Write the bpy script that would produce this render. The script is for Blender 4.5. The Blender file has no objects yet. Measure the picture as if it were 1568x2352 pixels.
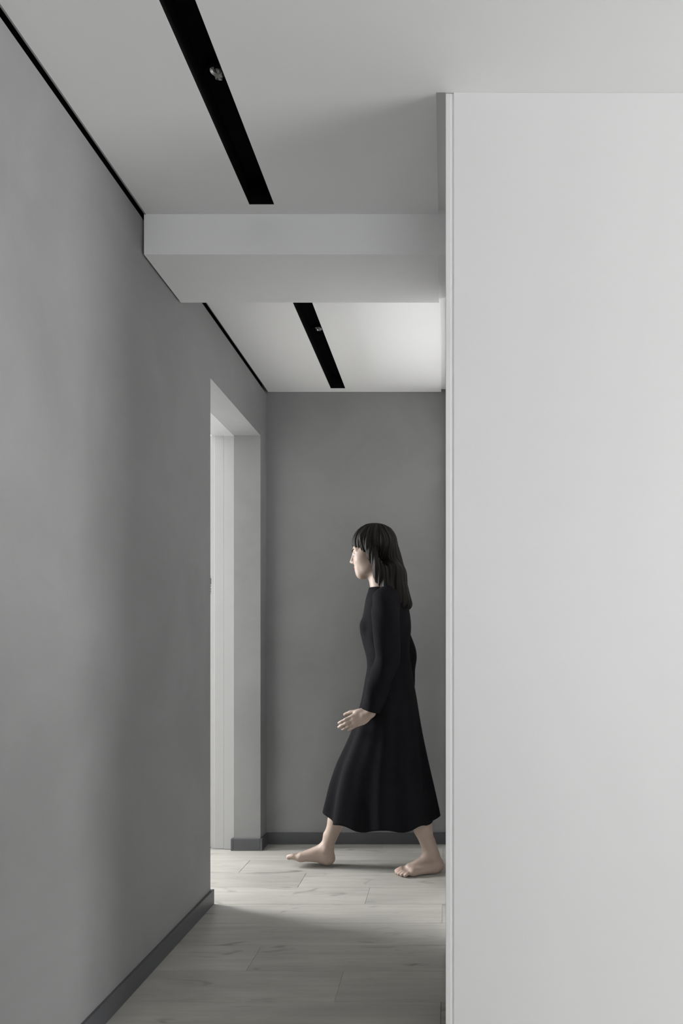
import bpy, bmesh, math, random
import numpy as np
from mathutils import Vector, Matrix

S = bpy.context.scene
COL = S.collection
random.seed(4)

# ------------------------------------------------------------------ camera
cam_d = bpy.data.cameras.new('camera')
cam = bpy.data.objects.new('camera', cam_d)
COL.objects.link(cam)
cam.location = (0.0, 0.0, 1.05)
cam.rotation_euler = (math.radians(90), 0, 0)
cam_d.sensor_fit = 'VERTICAL'
cam_d.sensor_height = 36.0
cam_d.sensor_width = 24.0
cam_d.lens = 24.0
cam_d.shift_x = -(1023 - 784) / 2352
cam_d.shift_y = (1488 - 1176) / 2352
cam_d.clip_start = 0.05
S.camera = cam

# ------------------------------------------------------------------ world, window light, exposure
W = bpy.data.worlds.new('world')
S.world = W
W.use_nodes = True
W.node_tree.nodes['Background'].inputs[0].default_value = (0.80, 0.90, 1.0, 1)
W.node_tree.nodes['Background'].inputs[1].default_value = 1.0

def area(name, loc, rot, sx, sy, power, color=(1, 1, 1)):
    l = bpy.data.lights.new(name, 'AREA')
    l.shape = 'RECTANGLE'; l.size = sx; l.size_y = sy
    l.energy = power; l.color = color
    o = bpy.data.objects.new(name, l)
    o.location = loc; o.rotation_euler = rot
    COL.objects.link(o)
    return o

R = math.radians
# daylight entering by the three windows of the dwelling
area('daylight_living_side', (6.40, 0.05, 1.35), (0, R(88), 0), 1.7, 2.2, 310)          # window_1
area('daylight_living_rear', (2.0, -4.40, 1.30), (R(104), 0, 0), 2.6, 2.1, 50)          # window_2 (faces +Y)
area('daylight_side_room', (-3.50, 3.60, 1.50), (0, R(-83), 0), 1.2, 0.72, 196)           # window_3 (faces +X)

S.view_settings.view_transform = 'Standard'
S.view_settings.look = 'None'
S.view_settings.gamma = 1.0
S.view_settings.use_curve_mapping = False
S.view_settings.exposure = 0.0
S.cycles.max_bounces = 24
S.cycles.diffuse_bounces = 16

# ------------------------------------------------------------------ materials
def mat(name, color, rough=0.6, spec=0.4, metal=0.0):
    m = bpy.data.materials.new(name); m.use_nodes = True
    b = m.node_tree.nodes['Principled BSDF']
    b.inputs['Base Color'].default_value = (*color, 1)
    b.inputs['Roughness'].default_value = rough
    b.inputs['Specular IOR Level'].default_value = spec
    b.inputs['Metallic'].default_value = metal
    return m

def nd(m, t, **kw):
    n = m.node_tree.nodes.new(t)
    for k, v in kw.items(): setattr(n, k, v)
    return n

def lk(m, a, b): m.node_tree.links.new(a, b)

def mottled(name, color, amp=0.08, scale=2.0, rough=0.6, bump=0.05, spec=0.3, fine=60.0, stretch=(1, 1, 1)):
    """paint / plaster with broad cloudy trowel variation and a fine tooth"""
    m = mat(name, color, rough, spec)
    b = m.node_tree.nodes['Principled BSDF']
    tc = nd(m, 'ShaderNodeTexCoord')
    mp = nd(m, 'ShaderNodeMapping'); mp.inputs['Scale'].default_value = stretch
    lk(m, tc.outputs['Object'], mp.inputs['Vector'])
    n1 = nd(m, 'ShaderNodeTexNoise'); n1.inputs['Scale'].default_value = scale
    n1.inputs['Detail'].default_value = 6; n1.inputs['Roughness'].default_value = 0.62
    n1.inputs['Distortion'].default_value = 0.6
    lk(m, mp.outputs[0], n1.inputs['Vector'])
    n2 = nd(m, 'ShaderNodeTexNoise'); n2.inputs['Scale'].default_value = fine
    n2.inputs['Detail'].default_value = 3
    lk(m, mp.outputs[0], n2.inputs['Vector'])
    mr = nd(m, 'ShaderNodeMapRange')
    mr.inputs['From Min'].default_value = 0.3; mr.inputs['From Max'].default_value = 0.7
    mr.inputs['To Min'].default_value = 1 - amp; mr.inputs['To Max'].default_value = 1 + amp
    lk(m, n1.outputs['Fac'], mr.inputs['Value'])
    mx = nd(m, 'ShaderNodeVectorMath', operation='SCALE')
    mx.inputs[0].default_value = color
    lk(m, mr.outputs[0], mx.inputs['Scale'])
    lk(m, mx.outputs[0], b.inputs['Base Color'])
    bp = nd(m, 'ShaderNodeBump'); bp.inputs['Strength'].default_value = bump; bp.inputs['Distance'].default_value = 0.004
    lk(m, n2.outputs['Fac'], bp.inputs['Height'])
    lk(m, bp.outputs[0], b.inputs['Normal'])
    return m

M_CEMENT = mottled('grey_microcement', (0.252, 0.252, 0.253), 0.09, 2.2, 0.62, 0.06)
M_WHITE = mottled('white_paint', (0.88, 0.88, 0.88), 0.006, 1.5, 0.55, 0.02, 0.3)
M_CEIL = mottled('ceiling_paint', (0.90, 0.90, 0.90), 0.006, 1.5, 0.8, 0.02, 0.1)
M_PANEL = mottled('white_lacquer_panel', (0.80, 0.80, 0.80), 0.006, 1.2, 0.42, 0.01, 0.35)
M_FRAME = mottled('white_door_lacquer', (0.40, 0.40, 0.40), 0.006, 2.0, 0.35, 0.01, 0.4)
M_BASE = mottled('dark_grey_skirting', (0.078, 0.080, 0.086), 0.03, 5.0, 0.38, 0.01, 0.45)
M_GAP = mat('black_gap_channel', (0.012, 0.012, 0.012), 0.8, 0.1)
M_BEAD = mat('grey_edge_bead', (0.30, 0.30, 0.30), 0.5, 0.3)
M_BLACK = mottled('matt_black_trough', (0.006, 0.006, 0.006), 0.05, 8, 0.85, 0.02, 0.08)
M_CHROME = mat('chrome_reflector', (0.42, 0.42, 0.42), 0.14, 0.5, 1.0)
M_LENS = mat('clear_lamp_lens', (0.35, 0.35, 0.35), 0.06, 0.5, 0.6)
M_STEEL = mottled('brushed_steel', (0.32, 0.32, 0.32), 0.05, 20, 0.4, 0.02, 0.5)
M_GLASS = mat('window_glass', (0.9, 0.95, 1.0), 0.03, 0.5)
M_GLASS.node_tree.nodes['Principled BSDF'].inputs['Transmission Weight'].default_value = 1.0
M_UNDER = mat('dark_underlay', (0.03, 0.028, 0.025), 0.9, 0.1)

def wood():
    m = mat('greige_oak', (0.4, 0.39, 0.35), 0.36, 0.42)
    b = m.node_tree.nodes['Principled BSDF']
    tc = nd(m, 'ShaderNodeTexCoord'); oi = nd(m, 'ShaderNodeObjectInfo')
    off = nd(m, 'ShaderNodeVectorMath', operation='SCALE'); off.inputs[0].default_value = (37.1, 23.7, 11.3)
    lk(m, oi.outputs['Random'], off.inputs['Scale'])
    ad = nd(m, 'ShaderNodeVectorMath', operation='ADD')
    lk(m, tc.outputs['Object'], ad.inputs[0]); lk(m, off.outputs[0], ad.inputs[1])
    def noise(scale, vec, detail=5, dist=0.0, rough=0.6):
        mp = nd(m, 'ShaderNodeMapping'); mp.inputs['Scale'].default_value = vec
        lk(m, ad.outputs[0], mp.inputs['Vector'])
        n = nd(m, 'ShaderNodeTexNoise'); n.inputs['Scale'].default_value = scale
        n.inputs['Detail'].default_value = detail; n.inputs['Distortion'].default_value = dist
        n.inputs['Roughness'].default_value = rough
        lk(m, mp.outputs[0], n.inputs['Vector'])
        return n
    grain = noise(1.0, (2.2, 34, 34), 6, 0.5)
    fine = noise(1.0, (9, 190, 190), 3, 0.2)
    cloud = noise(1.0, (1.6, 6.5, 6.5), 4, 0.9)
    knot = noise(1.0, (4.2, 13, 13), 2, 1.2)
    def rng(n, a, b_, lo, hi):
        r = nd(m, 'ShaderNodeMapRange')
        r.inputs['From Min'].default_value = a; r.inputs['From Max'].default_value = b_
        r.inputs['To Min'].default_value = lo; r.inputs['To Max'].default_value = hi
        lk(m, n.outputs[0], r.inputs['Value']); return r
    r1 = rng(grain, .3, .7, .90, 1.07)
    r2 = rng(fine, .3, .7, .965, 1.03)
    r3 = rng(cloud, .3, .7, .84, 1.10)
    r4 = rng(knot, .62, .78, 1.0, .52)
    rr = nd(m, 'ShaderNodeMapRange'); rr.inputs['To Min'].default_value = .90; rr.inputs['To Max'].default_value = 1.07
    lk(m, oi.outputs['Random'], rr.inputs['Value'])
    prev = r1
    for q in (r2, r3, r4, rr):
        mu = nd(m, 'ShaderNodeMath', operation='MULTIPLY')
        lk(m, prev.outputs[0], mu.inputs[0]); lk(m, q.outputs[0], mu.inputs[1]); prev = mu
    sc = nd(m, 'ShaderNodeVectorMath', operation='SCALE'); sc.inputs[0].default_value = (0.418, 0.409, 0.375)
    lk(m, prev.outputs[0], sc.inputs['Scale'])
    lk(m, sc.outputs[0], b.inputs['Base Color'])
    rg = rng(grain, .3, .7, .42, .33); lk(m, rg.outputs[0], b.inputs['Roughness'])
    bp = nd(m, 'ShaderNodeBump'); bp.inputs['Strength'].default_value = 0.12; bp.inputs['Distance'].default_value = 0.002
    lk(m, grain.outputs[0], bp.inputs['Height']); lk(m, bp.outputs[0], b.inputs['Normal'])
    return m
M_WOOD = wood()

def skin():
    m = mottled('skin', (0.36, 0.28, 0.235), 0.06, 14, 0.5, 0.03, 0.35, 220)
    b = m.node_tree.nodes['Principled BSDF']
    b.inputs['Subsurface Weight'].default_value = 0.12
    b.inputs['Subsurface Radius'].default_value = (0.012, 0.005, 0.003)
    b.inputs['Subsurface Scale'].default_value = 0.6
    return m
M_SKIN = skin()
M_LIP = mottled('lip_skin', (0.42, 0.20, 0.17), 0.05, 40, 0.42, 0.02, 0.4)
M_NAIL = mat('nail', (0.58, 0.42, 0.36), 0.25, 0.5)
M_HAIR = mottled('dark_hair', (0.0085, 0.0065, 0.0055), 0.25, 60, 0.62, 0.2, 0.16, 240, (1, 1, .06))
M_DRESS = mottled('black_cotton', (0.0068, 0.0068, 0.0082), 0.12, 30, 0.92, 0.15, 0.08, 420)
M_EYE = mat('eye_white', (0.7, 0.68, 0.65), 0.2, 0.5)
M_IRIS = mat('dark_iris', (0.02, 0.012, 0.008), 0.12, 0.6)

# ------------------------------------------------------------------ mesh helpers
def link(name, me, m=None, parent=None):
    o = bpy.data.objects.new(name, me)
    if m is not None: me.materials.append(m)
    COL.objects.link(o)
    if parent is not None: o.parent = parent
    return o

def add_box(bm, x0, x1, y0, y1, z0, z1):
    v = [bm.verts.new(p) for p in ((x0,y0,z0),(x1,y0,z0),(x1,y1,z0),(x0,y1,z0),(x0,y0,z1),(x1,y0,z1),(x1,y1,z1),(x0,y1,z1))]
    for f in ((3,2,1,0),(4,5,6,7),(0,1,5,4),(1,2,6,5),(2,3,7,6),(3,0,4,7)):
        bm.faces.new([v[i] for i in f])

def boxes(name, bl, m, parent=None, bevel=0.0):
    bm = bmesh.new()
    for b in bl: add_box(bm, *b)
    if bevel > 0:
        bmesh.ops.bevel(bm, geom=list(bm.edges), offset=bevel, segments=2, affect='EDGES', profile=0.5)
    me = bpy.data.meshes.new(name); bm.to_mesh(me); bm.free()
    return link(name, me, m, parent)

def struct(o, label, cat):
    o['kind'] = 'structure'; o['label'] = label; o['category'] = cat
    return o

def empty(name, loc=(0, 0, 0)):
    o = bpy.data.objects.new(name, None); o.location = loc; o.empty_display_size = .1
    COL.objects.link(o)
    return o

# ------------------------------------------------------------------ dimensions (metres; camera at the origin looking +Y)
XL = -0.960                 # left wall face
XLB = -1.2235               # room-side face of the left wall
ZC = 2.422                  # ceiling
YP = 1.686                  # white end wall on the right
YB = 3.659                  # back wall of the corridor
Y0, Y1 = 2.788, 3.542       # doorway in the left wall
ZD = 2.152                  # its head
YBM0, YBM1, ZBM = 2.160, 2.462, 2.295   # beam
YR = -4.5; XR = 6.5         # living room rear / right wall
ZT = 2.60

# ------------------------------------------------------------------ floor of single boards
floor = boxes('floor', [(-3.75, 6.65, -4.65, 5.15, -0.05, -0.013)], M_UNDER)
struct(floor, 'greige oak board floor running across the corridor', 'floor')
PW, PL = 0.1935, 1.27
mesh_cache = {}
def plank_mesh(length, width):
    key = (round(length, 4), round(width, 4))
    if key not in mesh_cache:
        g = 0.0004; bv = 0.0009
        bm = bmesh.new()
        lo = [(-length/2+g, -width/2+g), (length/2-g, -width/2+g), (length/2-g, width/2-g), (-length/2+g, width/2-g)]
        hi = [(-length/2+g+bv, -width/2+g+bv), (length/2-g-bv, -width/2+g+bv), (length/2-g-bv, width/2-g-bv), (-length/2+g+bv, width/2-g-bv)]
        a = [bm.verts.new((x, y, -0.012)) for x, y in lo]
        b = [bm.verts.new((x, y, -bv)) for x, y in lo]
        c = [bm.verts.new((x, y, 0)) for x, y in hi]
        for i in range(4):
            j = (i+1) % 4
            bm.faces.new((a[i], a[j], b[j], b[i])); bm.faces.new((b[i], b[j], c[j], c[i]))
        bm.faces.new(c)
        me = bpy.data.meshes.new('plank'); bm.to_mesh(me); bm.free(); me.materials.append(M_WOOD)
        mesh_cache[key] = me
    return mesh_cache[key]
for k in range(-10, 21):
    ya = 3.1845 - PW*k; yb = ya + PW
    yb = min(yb, 5.0)
    if yb - ya < 0.03: continue
    off = -0.966 + 0.3175*k
    n0 = math.floor((-3.6 - off)/PL)
    for n in range(n0, n0 + 11):
        xa, xb = max(off + n*PL, -3.6), min(off + (n+1)*PL, XR)
        if xb - xa < 0.02: continue
        if ya > YB + .02 and xa > XLB: continue
        o = bpy.data.objects.new('plank', plank_mesh(xb-xa, yb-ya))
        o.location = ((xa+xb)/2, (ya+yb)/2, 0)
        o.parent = floor
        COL.objects.link(o)

# ------------------------------------------------------------------ walls
wl = boxes('wall_left', [
    (-1.098, XL, YR, Y0, 0, 2.410), (-1.098, XL, Y1, YB, 0, 2.410), (-1.098, XL, Y0, Y1, ZD, 2.410),
    (XLB, -1.098, YR, Y0-.033, 0, ZT), (XLB, -1.098, Y1+.033, 5.0, 0, ZT), (XLB, -1.098, Y0-.033, Y1+.033, ZD+.012, ZT)], M_CEMENT)
struct(wl, 'grey trowelled cement wall on the left with a deep doorway', 'wall')
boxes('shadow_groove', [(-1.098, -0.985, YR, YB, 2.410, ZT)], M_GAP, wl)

wb = boxes('wall_back', [(-1.098, 0.75, YB, YB+.12, 0, 2.60)], M_CEMENT)
struct(wb, 'grey cement wall closing the far end of the corridor', 'wall')

# white wall on the right: end panel, edge strip and groove, corridor side with its doorway
YD0, YD1, ZD2 = 2.70, 3.58, 2.16
wr = boxes('wall_right', [(0.0142, XR, YP+.004, YP+.13, 0, ZC-.0005),
    (0.0005, 0.12, YP+.13, YD0, 0, ZC+.014), (0.0005, 0.12, YD1, YB, 0, ZC+.014), (0.0005, 0.12, YD0, YD1, ZD2, ZC+.014)], M_WHITE)
struct(wr, 'plain white wall end standing at the right of the corridor', 'wall')
boxes('edge_strip', [(0.0, 0.0142, YP, YP+.13, 0, ZC-.003)], M_PANEL, wr, 0.0012)
bm = bmesh.new()
add_box(bm, 0.0198, XR, YP, YP+.02, 0, ZC-.0002)
for v in bm.verts: v.co.y += 0.0088*max(0, min(v.co.x, .9))
bmesh.ops.bevel(bm, geom=list(bm.edges), offset=.0008, segments=2, affect='EDGES', profile=.5)
me = bpy.data.meshes.new('face_panel'); bm.to_mesh(me); bm.free()
link('face_panel', me, M_PANEL, wr)

# closed white door set back in the right hand doorway (hidden from the camera, edge on)
d2 = empty('door_2', (0.1, 3.14, 0)); struct(d2, 'white door set back in the right hand corridor wall', 'door')
o = boxes('door_leaf', [(0.0, 0.04, -.44, .44, 0.004, ZD2)], M_PANEL, d2, .002)
o = boxes('handle', [(-.03, 0, .36, .38, 1.0, 1.02), (-.04, -.03, .26, .38, 1.0, 1.02)], M_STEEL, d2, .003)

# living room behind the camera and the lit room on the left
w = boxes('wall_front', [(XL, .7, YR-.12, YR, 0, ZT), (3.3, XR, YR-.12, YR, 0, ZT), (.7, 3.3, YR-.12, YR, 0, .25), (.7, 3.3, YR-.12, YR, 2.35, ZT)], M_WHITE)
struct(w, 'white living room wall behind the camera with a tall window', 'wall')
w = boxes('wall_living_right', [(XR, XR+.12, YR, -1.1, 0, ZT), (XR, XR+.12, 1.25, YP+.13, 0, ZT), (XR, XR+.12, -1.1, 1.25, 0, .2), (XR, XR+.12, -1.1, 1.25, 2.25, ZT)], M_WHITE)
struct(w, 'white living room side wall with a window, right of the camera', 'wall')
w = boxes('wall_side_room', [(-3.72, -3.6, 1.0, 3.18, 0, ZT), (-3.72, -3.6, 4.02, 5.0, 0, ZT), (-3.72, -3.6, 3.18, 4.02, 0, .85), (-3.72, -3.6, 3.18, 4.02, 2.2, ZT),
    (-3.6, XLB, .88, 1.0, 0, ZT), (-3.6, XLB, 5.0, 5.12, 0, ZT)], M_WHITE)
struct(w, 'white walls of the bright room behind the left doorway', 'wall')

w = boxes('added_shade_wall', [(1.60, 1.72, -.4, 1.05, 0, 1.12)], M_WHITE)  # added out of view to keep window light off the lower left wall
struct(w, 'unseen chest high white blocker added right of the camera to shade the lower left wall', 'wall')

def window(name, axis, a0, a1, z0, z1, pos, label):
    e = empty(name); struct(e, label, 'window')
    t = .05
    def B(u0, u1, v0, v1, d0, d1):
        return (pos+d0, pos+d1, u0, u1, v0, v1) if axis == 'x' else (u0, u1, pos+d0, pos+d1, v0, v1)
    mid = (a0+a1)/2
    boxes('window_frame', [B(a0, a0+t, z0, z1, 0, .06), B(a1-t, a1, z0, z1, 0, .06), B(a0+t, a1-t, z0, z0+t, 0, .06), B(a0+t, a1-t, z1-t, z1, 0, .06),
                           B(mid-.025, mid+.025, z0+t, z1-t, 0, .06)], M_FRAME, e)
    for p, q in ((a0+t, mid-.025), (mid+.025, a1-t)):
        boxes('pane', [B(p, q, z0+t, z1-t, .025, .031)], M_GLASS, e)
window('window_1', 'x', -1.1, 1.25, .2, 2.25, XR+.03, 'white framed window in the living room side wall')
window('window_2', 'y', .7, 3.3, .25, 2.35, YR-.09, 'wide white framed window in the wall behind the camera')
window('window_3', 'x', 3.18, 4.02, .85, 2.2, -3.69, 'white framed window of the room behind the left doorway')

# ------------------------------------------------------------------ ceiling, beam
SX0, SX1 = -0.607, -0.530      # slot
XC = -0.9525                   # ceiling edge along the left wall
XG = -0.0235                   # ceiling edge along the right wall
NS0, NS1 = -1.2, 2.113         # near slot
FS0, FS1 = 2.52, 3.610         # far slot
T = .13
cl = boxes('ceiling', [
    (XC, SX0, YR, YBM0, ZC, ZC+T), (SX0, SX1, YR, NS0, ZC, ZC+T), (SX0, SX1, NS1, YBM0, ZC, ZC+T),
    (SX1, XR, YR, YP, ZC, ZC+T), (0.0, XR, YP, YP+.13, ZC, ZC+T), (SX1, XG, YP, YBM0, ZC, ZC+T), (XG, 0.0, YP, YBM0, ZC+.014, ZC+T),
    (XC, SX0, YBM1, YB, ZC, ZC+T), (SX0, SX1, YBM1, FS0, ZC, ZC+T), (SX0, SX1, FS1, YB, ZC, ZC+T),
    (SX1, XG, YBM1, YB, ZC, ZC+T), (XG, 0.0, YBM1, YB, ZC+.014, ZC+T),
    (0.0, .8, YP+.13, YB, ZC+.014, ZC+T),
    (-3.6, XLB, 1.0, 5.0, 2.5, 2.6)], M_CEIL)
struct(cl, 'white plasterboard ceiling of the corridor with a shadow gap', 'ceiling')
boxes('beam', [(XC-.0015, XG, YBM0, YBM1, ZBM, ZC+T), (XG, 0.0, YBM0, YBM0+.02, ZBM, ZC+T), (XG, 0.0, YBM0+.02, YBM1, ZBM+.014, ZC+T)], M_CEIL, cl)
boxes('edge_bead', [(XC, XC+.0045, YR, YBM0, ZC-.0012, ZC+.02), (XC, XC+.003, YBM1, YB, ZC-.0008, ZC+.02)], M_BEAD, cl)
boxes('roof_slab', [(-3.75, 6.65, -4.65, 5.15, 2.61, 2.70)], M_GAP, cl)

# ------------------------------------------------------------------ skirting
HB = 0.061; TB = 0.012
b = boxes('baseboard_left', [(XL, XL+TB, YR, Y0+TB, 0, HB), (-1.098, XL-.0002, Y0, Y0+TB, 0, HB)], M_BASE, None, .0016)
struct(b, 'dark grey skirting board along the near left wall', 'baseboard')
b = boxes('baseboard_doorway', [(-1.098, XL-.0002, Y1-TB, Y1, 0, HB), (XL, XL+TB, Y1-TB, YB-TB-.0005, 0, HB), (-1.111, -1.0985, Y1-TB, Y1+.03, 0, HB)], M_BASE, None, .0016)
struct(b, 'grey skirting board wrapped round the far doorway jamb', 'baseboard')
b = boxes('baseboard_back', [(XL, 0.0, YB-TB, YB, 0, HB)], M_BASE, None, .0016)
struct(b, 'dark grey skirting board along the far back wall', 'baseboard')

# ------------------------------------------------------------------ door in the left doorway, opened into the bright room
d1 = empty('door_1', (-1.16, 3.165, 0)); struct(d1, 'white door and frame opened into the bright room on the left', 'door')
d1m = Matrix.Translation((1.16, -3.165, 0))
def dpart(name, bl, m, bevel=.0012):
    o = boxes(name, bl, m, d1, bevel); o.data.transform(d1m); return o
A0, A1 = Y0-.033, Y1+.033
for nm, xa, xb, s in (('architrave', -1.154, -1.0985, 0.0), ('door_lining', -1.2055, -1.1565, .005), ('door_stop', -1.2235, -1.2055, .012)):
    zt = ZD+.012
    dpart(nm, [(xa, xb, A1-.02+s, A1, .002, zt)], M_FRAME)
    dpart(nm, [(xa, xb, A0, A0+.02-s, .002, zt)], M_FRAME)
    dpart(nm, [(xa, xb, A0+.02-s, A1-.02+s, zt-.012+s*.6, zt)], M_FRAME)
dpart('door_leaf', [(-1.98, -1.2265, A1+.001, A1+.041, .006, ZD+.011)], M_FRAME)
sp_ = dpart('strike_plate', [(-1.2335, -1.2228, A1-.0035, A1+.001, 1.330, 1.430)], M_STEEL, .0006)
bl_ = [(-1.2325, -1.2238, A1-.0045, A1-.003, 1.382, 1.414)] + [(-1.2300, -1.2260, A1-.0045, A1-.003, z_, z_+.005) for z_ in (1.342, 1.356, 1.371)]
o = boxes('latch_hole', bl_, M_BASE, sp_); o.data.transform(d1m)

# ------------------------------------------------------------------ recessed black slot lights
def slot_light(name, y0, y1, spots, label):
    e = empty(name, (-.5685, (y0+y1)/2, ZC)); e['label'] = label; e['category'] = 'ceiling light'
    e['group'] = 'recessed black slot lights'
    L = (y1-y0)/2; w = (SX1-SX0)/2; t = .0015; D = .072
    boxes('trough', [(-w, -w+t, -L, L, .0005, D), (w-t, w, -L, L, .0005, D), (-w+t, w-t, -L, -L+t, .0005, D), (-w+t, w-t, L-t, L, .0005, D), (-w+t, w-t, -L+t, L-t, D-t, D)], M_BLACK, e)
    for ys in spots:
        yy = ys - (y0+y1)/2
        bm = bmesh.new()
        n = 32
        prof = [(.0300, D-t), (.0300, D-.012), (.0285, D-.014), (.0235, D-.014), (.0225, D-.010)]
        rings = []
        for r, z in prof: rings.append([bm.verts.new((r*math.cos(6.28318*i/n), yy + r*math.sin(6.28318*i/n), z)) for i in range(n)])
        for a, b_ in zip(rings, rings[1:]):
            for i in range(n): bm.faces.new((a[i], a[(i+1) % n], b_[(i+1) % n], b_[i]))
        me = bpy.data.meshes.new('spot_ring'); bm.to_mesh(me); bm.free()
        ring = link('spot_ring', me, M_BLACK, e)
        # faceted chrome reflector bowl
        bm = bmesh.new(); n = 18
        prof = [(.0222, D-.0105), (.0185, D-.0065), (.0125, D-.0035), (.007, D-.0022)]
        rings = []
        for k, (r, z) in enumerate(prof):
            rings.append([bm.verts.new((r*math.cos(6.28318*(i+.5*(k % 2))/n), yy + r*math.sin(6.28318*(i+.5*(k % 2))/n), z)) for i in range(n)])
        for k, (a, b_) in enumerate(zip(rings, rings[1:])):
            for i in range(n):
                j = (i+1) % n
                if k % 2 == 0:
                    bm.faces.new((a[i], b_[i], a[j])); bm.faces.new((a[j], b_[i], b_[j]))
                else:
                    bm.faces.new((a[i], b_[i], b_[j])); bm.faces.new((a[i], b_[j], a[j]))
        bm.faces.new(rings[-1])
        me = bpy.data.meshes.new('reflector'); bm.to_mesh(me); bm.free()
        rf = link('reflector', me, M_CHROME, ring)
        bm = bmesh.new()
        bmesh.ops.create_uvsphere(bm, u_segments=20, v_segments=10, radius=.0085)
        for v in bm.verts: v.co.z *= .45; v.co.y += yy; v.co.z += D-.0055
        for f in bm.faces: f.smooth = True
        me = bpy.data.meshes.new('lamp_lens'); bm.to_mesh(me); bm.free()
        link('lamp_lens', me, M_LENS, ring)
slot_light('recessed_slot_light', NS0, NS1, (1.703,), 'long black recessed slot light in the near ceiling before the beam')
slot_light('recessed_slot_light', FS0, FS1, (3.067,), 'short black recessed slot light in the far ceiling behind the beam')

# ================================================================== the person
class Field:
    def __init__(s, lo, hi, h):
        s.lo = np.array(lo, float); s.h = h
        s.n = np.ceil((np.array(hi) - s.lo)/h).astype(int) + 1
        s.f = np.full(tuple(s.n), 0.2, np.float32)
    def sub(s, lo, hi):
        a = np.clip(np.floor((np.array(lo)-s.lo)/s.h).astype(int), 0, s.n-1)
        b = np.clip(np.ceil((np.array(hi)-s.lo)/s.h).astype(int)+1, 1, s.n)
        ax = [np.arange(a[i], b[i], dtype=np.float32)*s.h + s.lo[i] for i in range(3)]
        return tuple(slice(a[i], b[i]) for i in range(3)), ax[0][:, None, None], ax[1][None, :, None], ax[2][None, None, :]
    def blend(s, sl, d, k, op):
        a = s.f[sl]
        if op == 'add':
            h = np.clip(.5 + .5*(d-a)/k, 0, 1); s.f[sl] = d + (a-d)*h - k*h*(1-h)
        else:
            d = -d; h = np.clip(.5 - .5*(d-a)/k, 0, 1); s.f[sl] = d + (a-d)*h + k*h*(1-h)
    def cone(s, p, q, r0, r1, k=.015, op='add'):
        p = np.array(p, float); q = np.array(q, float); m = max(r0, r1) + 2*k + .012
        sl, X, Y, Z = s.sub(np.minimum(p, q)-m, np.maximum(p, q)+m)
        v = q-p; L = float(v@v) + 1e-12
        t = np.clip(((X-p[0])*v[0] + (Y-p[1])*v[1] + (Z-p[2])*v[2])/L, 0, 1)
        d = np.sqrt((X-p[0]-t*v[0])**2 + (Y-p[1]-t*v[1])**2 + (Z-p[2]-t*v[2])**2) - (r0 + (r1-r0)*t)
        s.blend(sl, d.astype(np.float32), k, op)
    def ell(s, c, r, M=None, k=.015, op='add'):
        """ellipsoid, M columns = its axes"""
        c = np.array(c, float); r = np.array(r, float); m = r.max() + 2*k + .012
        sl, X, Y, Z = s.sub(c-m, c+m)
        if M is None: M = np.eye(3)
        P = [X-c[0], Y-c[1], Z-c[2]]
        u = [sum(P[j]*M[j, i] for j in range(3)) for i in range(3)]
        k0 = np.sqrt(sum((u[i]/r[i])**2 for i in range(3)))
        k1 = np.sqrt(sum((u[i]/r[i]**2)**2 for i in range(3))) + 1e-9
        s.blend(sl, (k0*(k0-1)/k1).astype(np.float32), k, op)
    def mesh(s):
        """surface nets"""
        f = s.f; neg = f < 0
        n = f.shape
        cnt = np.zeros(tuple(i-1 for i in n), np.uint8)
        for dx in (0, 1):
            for dy in (0, 1):
                for dz in (0, 1):
                    cnt += neg[dx:n[0]-1+dx, dy:n[1]-1+dy, dz:n[2]-1+dz]
        act = (cnt > 0) & (cnt < 8)
        I, J, K = np.nonzero(act)
        idx = np.full(act.shape, -1, np.int32); idx[I, J, K] = np.arange(len(I))
        acc = np.zeros((len(I), 3)); num = np.zeros(len(I))
        cs = [(0,0,0),(1,0,0),(0,1,0),(1,1,0),(0,0,1),(1,0,1),(0,1,1),(1,1,1)]
        val = [f[I+c[0], J+c[1], K+c[2]].astype(float) for c in cs]
        for a in range(8):
            for b in range(a+1, 8):
                ca, cb = np.array(cs[a]), np.array(cs[b])
                if np.abs(ca-cb).sum() != 1: continue
                x = (val[a] < 0) != (val[b] < 0)
                t = np.where(x, val[a]/np.where(x, val[a]-val[b], 1), 0)
                acc += np.where(x[:, None], ca + t[:, None]*(cb-ca), 0); num += x
        V = (np.stack([I, J, K], 1) + acc/num[:, None])*s.h + s.lo
        F = []
        for ax in range(3):
            a = [slice(1, -1)]*3; b = [slice(1, -1)]*3
            a[ax] = slice(0, -1); b[ax] = slice(1, None)
            na, nb = neg[tuple(a)], neg[tuple(b)]
            p = np.stack(np.nonzero(na != nb), 1)
            flip = na[tuple(p.T)]
            g = p.copy()
            for q in range(3):
                if q != ax: g[:, q] += 1
            u, v = [(1, 2), (2, 0), (0, 1)][ax]
            def at(du, dv):
                c = g.copy(); c[:, u] += du; c[:, v] += dv
                return idx[c[:, 0], c[:, 1], c[:, 2]]
            q4 = np.stack([at(-1, -1), at(0, -1), at(0, 0), at(-1, 0)], 1)
            q4[~flip] = q4[~flip][:, ::-1]
            F.append(q4)
        F = np.concatenate(F)
        return V, F[(F >= 0).all(1)]

def to_mesh(name, V, F, org=(0, 0, 0)):
    me = bpy.data.meshes.new(name)
    V = V - np.array(org)
    me.vertices.add(len(V)); me.vertices.foreach_set('co', V.astype(np.float32).ravel())
    me.loops.add(len(F)*4); me.loops.foreach_set('vertex_index', F.astype(np.int32).ravel())
    me.polygons.add(len(F)); me.polygons.foreach_set('loop_start', np.arange(0, len(F)*4, 4, dtype=np.int32))
    me.update(calc_edges=True); me.validate()
    me.polygons.foreach_set('use_smooth', np.ones(len(me.polygons), bool))
    return me

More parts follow.
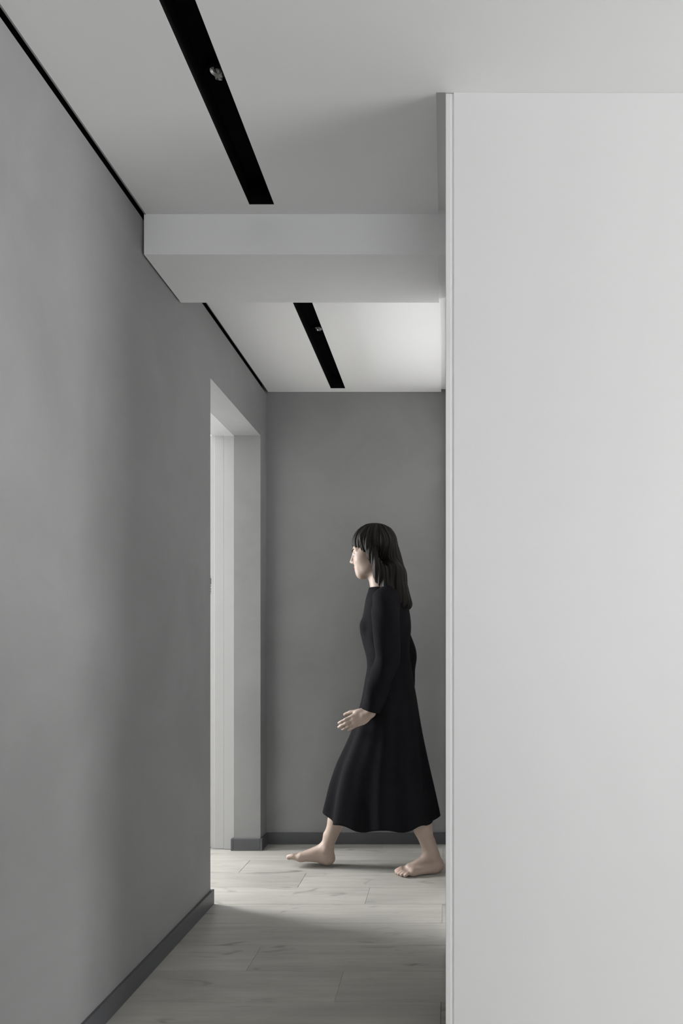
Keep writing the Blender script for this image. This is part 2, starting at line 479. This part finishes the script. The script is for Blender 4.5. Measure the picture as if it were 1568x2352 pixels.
def relax(V, F, it):
    n = len(V)
    for _ in range(it):
        acc = np.zeros((n, 3)); c = np.zeros(n)
        for i in range(4):
            for j in (1, 3):
                for d in range(3): acc[:, d] += np.bincount(F[:, i], V[F[:, (i+j) % 4], d], n)
                c += np.bincount(F[:, i], minlength=n)
        V = V*.5 + .5*acc/np.maximum(c, 1)[:, None]
    return V

CY = 3.23
ORG = (-0.27, CY, 0.0)
# joints (x, y, z); she walks towards -X, her left side to the camera
HIPL, HIPR = (-.262, CY-.085, .845), (-.272, CY+.085, .845)
KNEL, ANKL = (-.178, CY-.075, .452), (-.068, CY-.048, .088)
KNER, ANKR = (-.437, CY+.062, .462), (-.566, CY+.055, .105)
NECK = (-.285, CY, 1.315)
HEAD = np.array((-.345, CY, 1.507))

F_ = Field((-.86, CY-.30, -.004), (.03, CY+.30, 1.66), .0034)
# ---- torso
F_.ell((-.262, CY, .86), (.105, .155, .10), k=.03)
F_.ell((-.266, CY, 1.00), (.085, .118, .13), k=.04)
F_.ell((-.272, CY, 1.15), (.092, .138, .13), k=.04)
F_.cone((-.27, CY-.125, 1.262), (-.27, CY+.125, 1.262), .048, .048, .04)
F_.ell((-.345, CY-.068, 1.15), (.045, .05, .05), k=.03)
F_.ell((-.345, CY+.068, 1.15), (.045, .05, .05), k=.03)
F_.cone((-.272, CY, 1.27), (-.318, CY, 1.425), .056, .050, .03)
# ---- legs
def leg(h, kn, an, back):
    h, kn, an = map(np.array, (h, kn, an))
    F_.cone(h, kn, .085, .054, .03)
    F_.cone(kn, kn + (an-kn)*.3 + np.array((back, 0, 0)), .051, .050, .025)
    F_.cone(kn + (an-kn)*.28 + np.array((back, 0, 0)), kn + (an-kn)*.66, .0515, .040, .02)
    F_.cone(kn + (an-kn)*.66, an + (kn-an)*.06, .040, .0315, .02)
leg(HIPL, KNEL, ANKL, .010)
leg(HIPR, KNER, ANKR, .012)

NAILS = []
def foot(heel, fwd, med, up, ankle, sc=1.0):
    """heel = point under the back of the heel; local axes forward, medial, up"""
    heel = np.array(heel, float)
    fwd, med, up = (np.array(v, float)/np.linalg.norm(v) for v in (fwd, med, up))
    M = np.stack([fwd, med, up], 1)
    P = lambda f, s, z: heel + M @ (np.array((f, s, z))*sc)
    an = np.array(ankle, float)
    F_.ell(P(.034, 0, .031), (.035*sc, .029*sc, .031*sc), M, .015)
    F_.cone(an, P(.040, 0, .038), .031*sc, .029*sc, .018)
    F_.cone(P(.020, 0, .030), an + np.array((0, 0, .06)), .016, .013, .02)          # tendon
    F_.cone(an + M@np.array((.004, 0, -.008)), P(.130, .010, .038), .032*sc, .0205*sc, .02)
    F_.cone(P(.052, .004, .036), P(.155, .016, .025), .028*sc, .0215*sc, .015)
    F_.cone(P(.045, -.010, .022), P(.150, -.027, .0175), .022*sc, .0165*sc, .015)
    F_.cone(P(.158, .018, .0195), P(.148, -.028, .0160), .0185*sc, .0150*sc, .016)
    F_.ell(an + M@np.array((-.002, .029, -.002)), (.012, .008, .012), M, .012)       # ankle bones
    F_.ell(an + M@np.array((-.004, -.027, -.008)), (.012, .008, .012), M, .012)
    toes = ((.166, .0235, .0175, .0150, .216, .020, .0128, .0126), (.172, .008, .0165, .0098, .219, .0035, .0098, .0086),
            (.169, -.006, .0155, .0094, .213, -.0125, .0094, .0082), (.163, -.0185, .0145, .0090, .203, -.0265, .009, .0078),
            (.155, -.030, .0135, .0086, .189, -.0395, .0085, .0076))
    for a, b, c, r0, d, e, g, r1 in toes:
        mid = P(a*.4+d*.6, b*.4+e*.6, c*.45+g*.55+.0045)
        F_.cone(P(a, b, c), mid, r0*sc, r1*sc*(1.06 if r1 > .012 else .98), .008)
        F_.cone(mid, P(d, e, g), r1*sc*(1.06 if r1 > .012 else .98), r1*sc, .004)
        NAILS.append((P(d-.001, e, g+r1*.8), r1*.78, up))
# rear (left) foot flat on the boards and turned a little to the camera
ha = math.radians(13)
fw = np.array((-math.cos(ha), -math.sin(ha), 0)); md = np.array((-math.sin(ha), math.cos(ha), 0))
foot((-.010, 3.197, .0015), fw, md, (0, 0, 1), (-.066, 3.184, .086))
# front (right) foot landing on its heel, toes raised
pt = math.radians(9)
fw2 = np.array((-math.cos(pt), 0.02, math.sin(pt))); up2 = np.array((math.sin(pt), 0, math.cos(pt)))
foot((-.540, CY+.055, .001), fw2, (0.02, -1, 0), up2, (-.572, CY+.055, .090))

F_.bare = F_.f.copy()          # body without arms, for fitting the dress
# ---- arms and hands
def hand(wr, fdir, pdir, tdir, curl, flip=1):
    """wr wrist; fdir along the palm, pdir out of the palm side, tdir towards the thumb"""
    wr = np.array(wr, float)
    f, p, t = (np.array(v, float)/np.linalg.norm(v) for v in (fdir, pdir, tdir))
    p = np.cross(f, t)*flip; t = np.cross(p, f)*flip if False else t - f*(t@f); t /= np.linalg.norm(t)
    p = p/np.linalg.norm(p)
    P = lambda a, b, c: wr + f*a + t*b + p*c
    M = np.stack([f, t, p], 1)
    F_.ell(P(.046, 0, 0), (.050, .036, .0135), M, .010)
    F_.cone(P(0, 0, 0), P(.03, 0, 0), .0215, .019, .012)
    F_.cone(P(.018, .016, .006), P(.052, .030, .010), .015, .0125, .010)
    tip = {}
    for b, L, r, c in ((.0235, .076, .0080, .7), (.0080, .085, .0082, .85), (-.0080, .079, .0079, 1.0), (-.0230, .062, .0071, 1.15)):
        q = P(.083 - abs(b-.005)*.25, b, 0.0); ang = .0
        prev = P(.055, b*.85, 0)
        F_.cone(prev, q, r*1.12, r*1.05, .006)
        for fr, da in ((.46, curl*c*.7), (.31, curl*c), (.23, curl*c*.8)):
            ang += da
            nx = q + (f*math.cos(ang) + p*math.sin(ang))*L*fr + t*(b*.012)
            F_.cone(q, nx, r, r*.93, .0035); q = nx; r *= .93
    q = P(.052, .030, .010)
    for L, r, (ca, cb, cc) in ((.036, .0102, (.86, .36, .38)), (.029, .0088, (.95, .10, .33))):
        d = f*ca + t*cb + p*cc; d /= np.linalg.norm(d)
        F_.cone(q, q + d*L, r, r*.93, .004); q = q + d*L
SHL, ELL, WRL = (-.268, CY-.150, 1.262), (-.262, CY-.192, 1.005), (-.335, CY-.185, .762)
SHR, ELR, WRR = (-.268, CY+.150, 1.262), (-.205, CY+.190, 1.020), (-.205, CY+.185, .782)
for a, b, c in ((SHL, ELL, WRL), (SHR, ELR, WRR)):
    F_.cone(a, b, .046, .036, .025); F_.cone(b, np.array(b)*.65+np.array(c)*.35, .036, .037, .02)
    F_.cone(np.array(b)*.65+np.array(c)*.35, c, .037, .0225, .02)
hand(WRL, (-.80, -.02, -.42), (0, 1, 0), (-.42, .05, .8), .30, 1)
hand(WRR, (-.15, 0, -1), (0, -1, 0), (-1, 0, .15), .32, -1)

# ---- head; local axes forward, left(-Y), up
pitch = math.radians(11)
hf = np.array((-math.cos(pitch), 0, -math.sin(pitch))); hu = np.array((-math.sin(pitch), 0, math.cos(pitch))); hs = np.array((0, -1., 0))
HM = np.stack([hf, hs, hu], 1)
H = lambda a, b, c: HEAD + HM @ np.array((a, b, c), float)
F_.ell(H(-.012, 0, .036), (.092, .0735, .080), HM, .02)
F_.ell(H(.024, 0, -.018), (.064, .0600, .088), HM, .03)
F_.ell(H(.046, 0, -.052), (.040, .046, .052), HM, .03)
F_.ell(H(.078, 0, -.095), (.016, .019, .015), HM, .022)
for s in (-1, 1):
    F_.cone(H(.000, s*.051, -.050), H(.068, s*.014, -.096), .019, .016, .03)
    F_.ell(H(.050, s*.036, -.028), (.028, .021, .024), HM, .035)
    F_.cone(H(.083, s*.012, .016), H(.070, s*.044, .016), .0085, .0075, .014)
    F_.ell(H(.093, s*.0315, -.004), (.013, .017, .010), HM, .012, 'cut')
    F_.ell(H(.0795, s*.0310, -.0055), (.0105, .0135, .0085), HM, .006)
    F_.ell(H(-.004, s*.0745, -.012), (.017, .006, .029), HM, .006)
F_.cone(H(.086, 0, .010), H(.1065, 0, -.031), .0065, .0095, .010)
for s in (-1, 1): F_.ell(H(.0965, s*.0105, -.0355), (.010, .0070, .0065), HM, .006)
F_.ell(H(.078, 0, -.066), (.017, .028, .022), HM, .022)
F_.cone(H(.0935, -.012, -.0605), H(.0935, .012, -.0605), .0050, .0050, .007)
F_.cone(H(.0925, -.010, -.0715), H(.0925, .010, -.0715), .0056, .0056, .006)
F_.cone(H(.1005, -.020, -.0657), H(.1005, .020, -.0657), .0016, .0016, .003, 'cut')
F_.cone(H(-.015, 0, -.07), (-.300, CY, 1.33), .048, .052, .025)
zz = (np.arange(F_.n[2])*F_.h + F_.lo[2])[None, None, :]
F_.f = np.maximum(F_.f, (.0012 - zz).astype(np.float32))

V, FC = F_.mesh()
V = relax(V, FC, 1)
bme = to_mesh('body', V, FC, ORG)
person = empty('person', ORG)
person['label'] = 'barefoot woman in a long black dress striding past the grey back wall'
person['category'] = 'person'
body = link('body', bme, M_SKIN, person)
bme.materials.append(M_LIP); bme.materials.append(M_NAIL)
cen = V[FC].mean(1)
hl = (cen - HEAD) @ HM
lip = (np.abs(hl[:, 1]) < .0235) & (hl[:, 2] < -.0545) & (hl[:, 2] > -.0785) & (hl[:, 0] > .0885)
lip &= np.abs(hl[:, 2]+.066) < .0115*np.sqrt(np.clip(1-(hl[:, 1]/.0235)**2, 0, 1))
mi = np.where(lip, 1, 0).astype(np.int32)
for c, r, up in NAILS:
    d = cen - c
    mi[(np.linalg.norm(d, axis=1) < r) & ((d @ up) > -.003)] = 2
if len(mi) == len(bme.polygons): bme.polygons.foreach_set('material_index', mi)
body['label'] = 'bare skinned body with face, hands and feet'

def fit(bm, f, gap):
    """push cloth vertices out of the body field until they clear it by gap"""
    P = np.array([v.co[:] for v in bm.verts])
    for _ in range(6):
        u = (P - F_.lo)/F_.h
        i = np.floor(u).astype(int); ok = ((i >= 1) & (i < F_.n-2)).all(1)
        i = np.clip(i, 1, F_.n-3); w = u - i
        def val(o):
            r = 0
            for a in (0, 1):
                for b in (0, 1):
                    for c in (0, 1):
                        r = r + f[i[:, 0]+a+o[0], i[:, 1]+b+o[1], i[:, 2]+c+o[2]]*(w[:, 0] if a else 1-w[:, 0])*(w[:, 1] if b else 1-w[:, 1])*(w[:, 2] if c else 1-w[:, 2])
            return r
        d = val((0, 0, 0))
        g = np.stack([val(o)-val(tuple(-q for q in o)) for o in ((1, 0, 0), (0, 1, 0), (0, 0, 1))], 1)
        g[:, 2] *= .15
        g /= np.linalg.norm(g, axis=1)[:, None] + 1e-9
        st = np.where(ok, np.clip(gap - d, 0, .02), 0)
        P += g*st[:, None]
    for v, p in zip(bm.verts, P): v.co = p

def child_mesh(name, bm, m, parent, smooth=True):
    for v in bm.verts: v.co -= Vector(ORG)
    if smooth:
        for f in bm.faces: f.smooth = True
    me = bpy.data.meshes.new(name); bm.to_mesh(me); bm.free()
    return link(name, me, m, parent)

# eyes and brows
for s in (-1, 1):
    bm = bmesh.new()
    bmesh.ops.create_uvsphere(bm, u_segments=20, v_segments=12, radius=.0085)
    R4 = Matrix(HM.tolist()).to_4x4()
    for v in bm.verts: v.co = Vector(H(.0835, s*.0310, -.0055)) + R4.to_3x3() @ Vector((v.co.x*.85, v.co.y*1.15, v.co.z*.62))
    eye = child_mesh('eye', bm, M_EYE, body)
    bm = bmesh.new()
    bmesh.ops.create_uvsphere(bm, u_segments=16, v_segments=8, radius=.0047)
    for v in bm.verts: v.co = Vector(H(.0885, s*.0305, -.0058)) + R4.to_3x3() @ Vector((v.co.x*.6, v.co.y, v.co.z))
    child_mesh('iris', bm, M_IRIS, eye)
    bm = bmesh.new(); prev = None; n = 10
    for i in range(n+1):
        t = i/n; b = .012 + .036*t
        c = H(.0945 - .020*t*t - .001, s*b, .0135 + .006*math.sin(t*2.4))
        w_ = .0030*(1-.75*t) + .0006
        ring = [bm.verts.new(Vector(c + HM@np.array((.0018*a, 0, w_*e)))) for a, e in ((1, 0), (0, 1), (-1, 0), (0, -1))]
        if prev:
            for j in range(4): bm.faces.new((prev[j], prev[(j+1) % 4], ring[(j+1) % 4], ring[j]))
        prev = ring
    bmesh.ops.recalc_face_normals(bm, faces=bm.faces)
    child_mesh('eyebrow', bm, M_HAIR, body)

# ---- long loose hair
G = Field((-.50, CY-.18, 1.16), (-.12, CY+.18, 1.68), .0024)
G.ell(H(-.016, 0, .038), (.104, .0855, .0915), HM, .02)
for y in (-.075, -.025, .025, .075):
    G.cone(H(-.060, y*.8, .02), (-.238, CY+y, 1.40), .042, .040, .03)
    G.cone((-.238, CY+y, 1.40), (-.196, CY+y*1.15, 1.262), .040, .034, .03)
G.ell(H(.100, 0, -.040), (.062, .0625, .082), HM, .012, 'cut')
G.ell(H(.090, 0, -.160), (.075, .075, .10), HM, .012, 'cut')
for s in (-1, 1):
    G.cone(H(.024, -s*.066, .060), H(-.004, -s*.081, -.030), .018, .021, .02)
    G.cone(H(-.004, -s*.081, -.030), (HEAD[0]+.048, CY+s*.098, 1.385), .022, .028, .02)
    G.cone((HEAD[0]+.048, CY+s*.098, 1.385), (-.248, CY+s*.118, 1.282), .030, .028, .03)
sl, X, Y, Z = G.sub(G.lo, G.lo + (G.n-1)*G.h)
th = np.arctan2(Y-CY, X-(HEAD[0]+.02)) + 0*Z
gr = .0016*np.sin(th*46 + 9*Z) + .0011*np.sin(th*83 - 14*Z + 1.3) + .0022*np.sin(th*17 + 4*Z)
gr = gr*np.clip(np.hypot(X-HEAD[0]-.02, Y-CY)/.055, 0.1, 1)
G.f[sl] += gr.astype(np.float32)
tips = 1.238 + .006*np.sin(th*30) + .004*np.sin(th*71) + .10*(X+.19)*-.3
G.f = np.maximum(G.f, (tips - Z).astype(np.float32))
V2, F2 = G.mesh()
V2 = relax(V2, F2, 1)
hair = link('hair', to_mesh('hair', V2, F2, ORG), M_HAIR, person)
hair['label'] = 'long dark loose hair'

# ---- black dress: lofted rings with gathered folds towards the hem
RG = [(1.332, -.298, .060, .066), (1.322, -.292, .070, .085), (1.305, -.286, .082, .122), (1.285, -.282, .092, .152), (1.25, -.278, .101, .172), (1.19, -.280, .112, .170),
      (1.14, -.286, .120, .163), (1.08, -.280, .110, .150), (1.02, -.272, .100, .138), (.97, -.268, .101, .140),
      (.90, -.266, .112, .158), (.82, -.266, .126, .177), (.72, -.272, .146, .190), (.62, -.284, .174, .200),
      (.50, -.300, .212, .212), (.40, -.305, .236, .222), (.31, -.305, .252, .230), (.236, -.305, .264, .236)]
zs = [r[0] for r in RG][::-1]
def ring_at(z):
    return [np.interp(z, zs, [r[i] for r in RG][::-1]) for i in (1, 2, 3)]
NZ, NA = 110, 160
bm = bmesh.new(); rows = []
for i in range(NZ+1):
    z = 1.332 + (.236-1.332)*i/NZ
    cx, a, b = ring_at(z)
    # light smoothing between the profile rings
    for dz in (-.02, .02):
        c2, a2, b2 = ring_at(min(1.332, max(.236, z+dz))); cx += c2; a += a2; b += b2
    cx, a, b = cx/3, a/3, b/3
    g = max(0, min(1, (.93-z)/.69))**1.25
    row = []
    for j in range(NA):
        t = 2*math.pi*j/NA
        fold = (math.cos(9*t+.7+.9*z) + .6*math.cos(14*t+2.1-1.5*z) + .5*math.cos(5*t-1.0))*.0115*g
        wr_ = .0025*math.sin(5*t+34*z)*math.exp(-((z-.99)/.10)**2) + .0018*math.sin(7*t-26*z)*math.exp(-((z-1.15)/.12)**2)
        k = 1 + (fold+wr_)/max(a, .09)
        zz_ = z + ((.052 if math.cos(t) < 0 else .020)*math.cos(t)**2 + .009*math.cos(9*t+.7) + .006*math.sin(3*t))*g**3
        row.append(bm.verts.new((cx + a*k*math.cos(t), CY + b*k*math.sin(t), zz_)))
    rows.append(row)
for i in range(NZ):
    for j in range(NA):
        q = (j+1) % NA
        bm.faces.new((rows[i][j], rows[i+1][j], rows[i+1][q], rows[i][q]))
bmesh.ops.recalc_face_normals(bm, faces=bm.faces)
fit(bm, F_.bare, .007)
for _ in range(2): bmesh.ops.smooth_vert(bm, verts=[v for v in bm.verts if not v.is_boundary], factor=.5, use_axis_x=True, use_axis_y=True, use_axis_z=True)
fit(bm, F_.bare, .006)
dress = child_mesh('dress', bm, M_DRESS, person)
so = dress.modifiers.new('cloth', 'SOLIDIFY'); so.thickness = .003; so.offset = 0
dress['label'] = 'long loose black dress with full skirt and long sleeves'
def sleeve(P, W):
    """P, W: path points and radii from inside the shoulder to the cuff"""
    P = [Vector(p) for p in P]
    bm = bmesh.new(); N = 32; prev = None; pts = []
    Q = [P[0]*2-P[1]] + P + [P[-1]*2-P[-2]]
    for k in range(1, len(Q)-2):
        for i in range(16):
            t = i/16
            a, b, c, d = Q[k-1:k+3]
            p = .5*((2*b) + (c-a)*t + (2*a-5*b+4*c-d)*t*t + (3*b-a-3*c+d)*t**3)
            pts.append((p, W[k-1]*(1-t) + W[k]*t))
    pts.append((P[-1], W[-1])); n = len(pts)-1
    for i, (p, r) in enumerate(pts):
        t = i/n
        tg = (pts[min(n, i+1)][0] - pts[max(0, i-1)][0]).normalized()
        u = tg.cross(Vector((1, .2, 0))).normalized(); v = tg.cross(u)
        ring = []
        for j in range(N):
            th_ = 2*math.pi*j/N
            rr = r*(1 + .05*math.sin(3*th_ + 21*t) + .045*math.sin(36*t + th_)*math.exp(-((t-.6)/.18)**2))
            ring.append(bm.verts.new(p + u*rr*math.cos(th_) + v*rr*math.sin(th_)))
        if prev:
            for j in range(N): bm.faces.new((prev[j], prev[(j+1) % N], ring[(j+1) % N], ring[j]))
        prev = ring
    fit(bm, F_.f, .006)
    bmesh.ops.smooth_vert(bm, verts=[v for v in bm.verts if not v.is_boundary], factor=.5, use_axis_x=True, use_axis_y=True, use_axis_z=True)
    fit(bm, F_.f, .005)
    bmesh.ops.recalc_face_normals(bm, faces=bm.faces)
    s_ = child_mesh('sleeve', bm, M_DRESS, dress)
    m_ = s_.modifiers.new('cloth', 'SOLIDIFY'); m_.thickness = .0025; m_.offset = 0
for sg, el, wr_ in ((-1, ELL, WRL), (1, ELR, WRR)):
    wv = Vector(wr_); ev = Vector(el)
    sleeve([(-.272, CY+sg*.075, 1.285), (-.270, CY+sg*.135, 1.268), (-.268, CY+sg*.172, 1.205), tuple(ev), tuple(wv*.55+ev*.45), tuple(wv + (ev-wv)*.03)],
           (.048, .060, .062, .054, .050, .042))
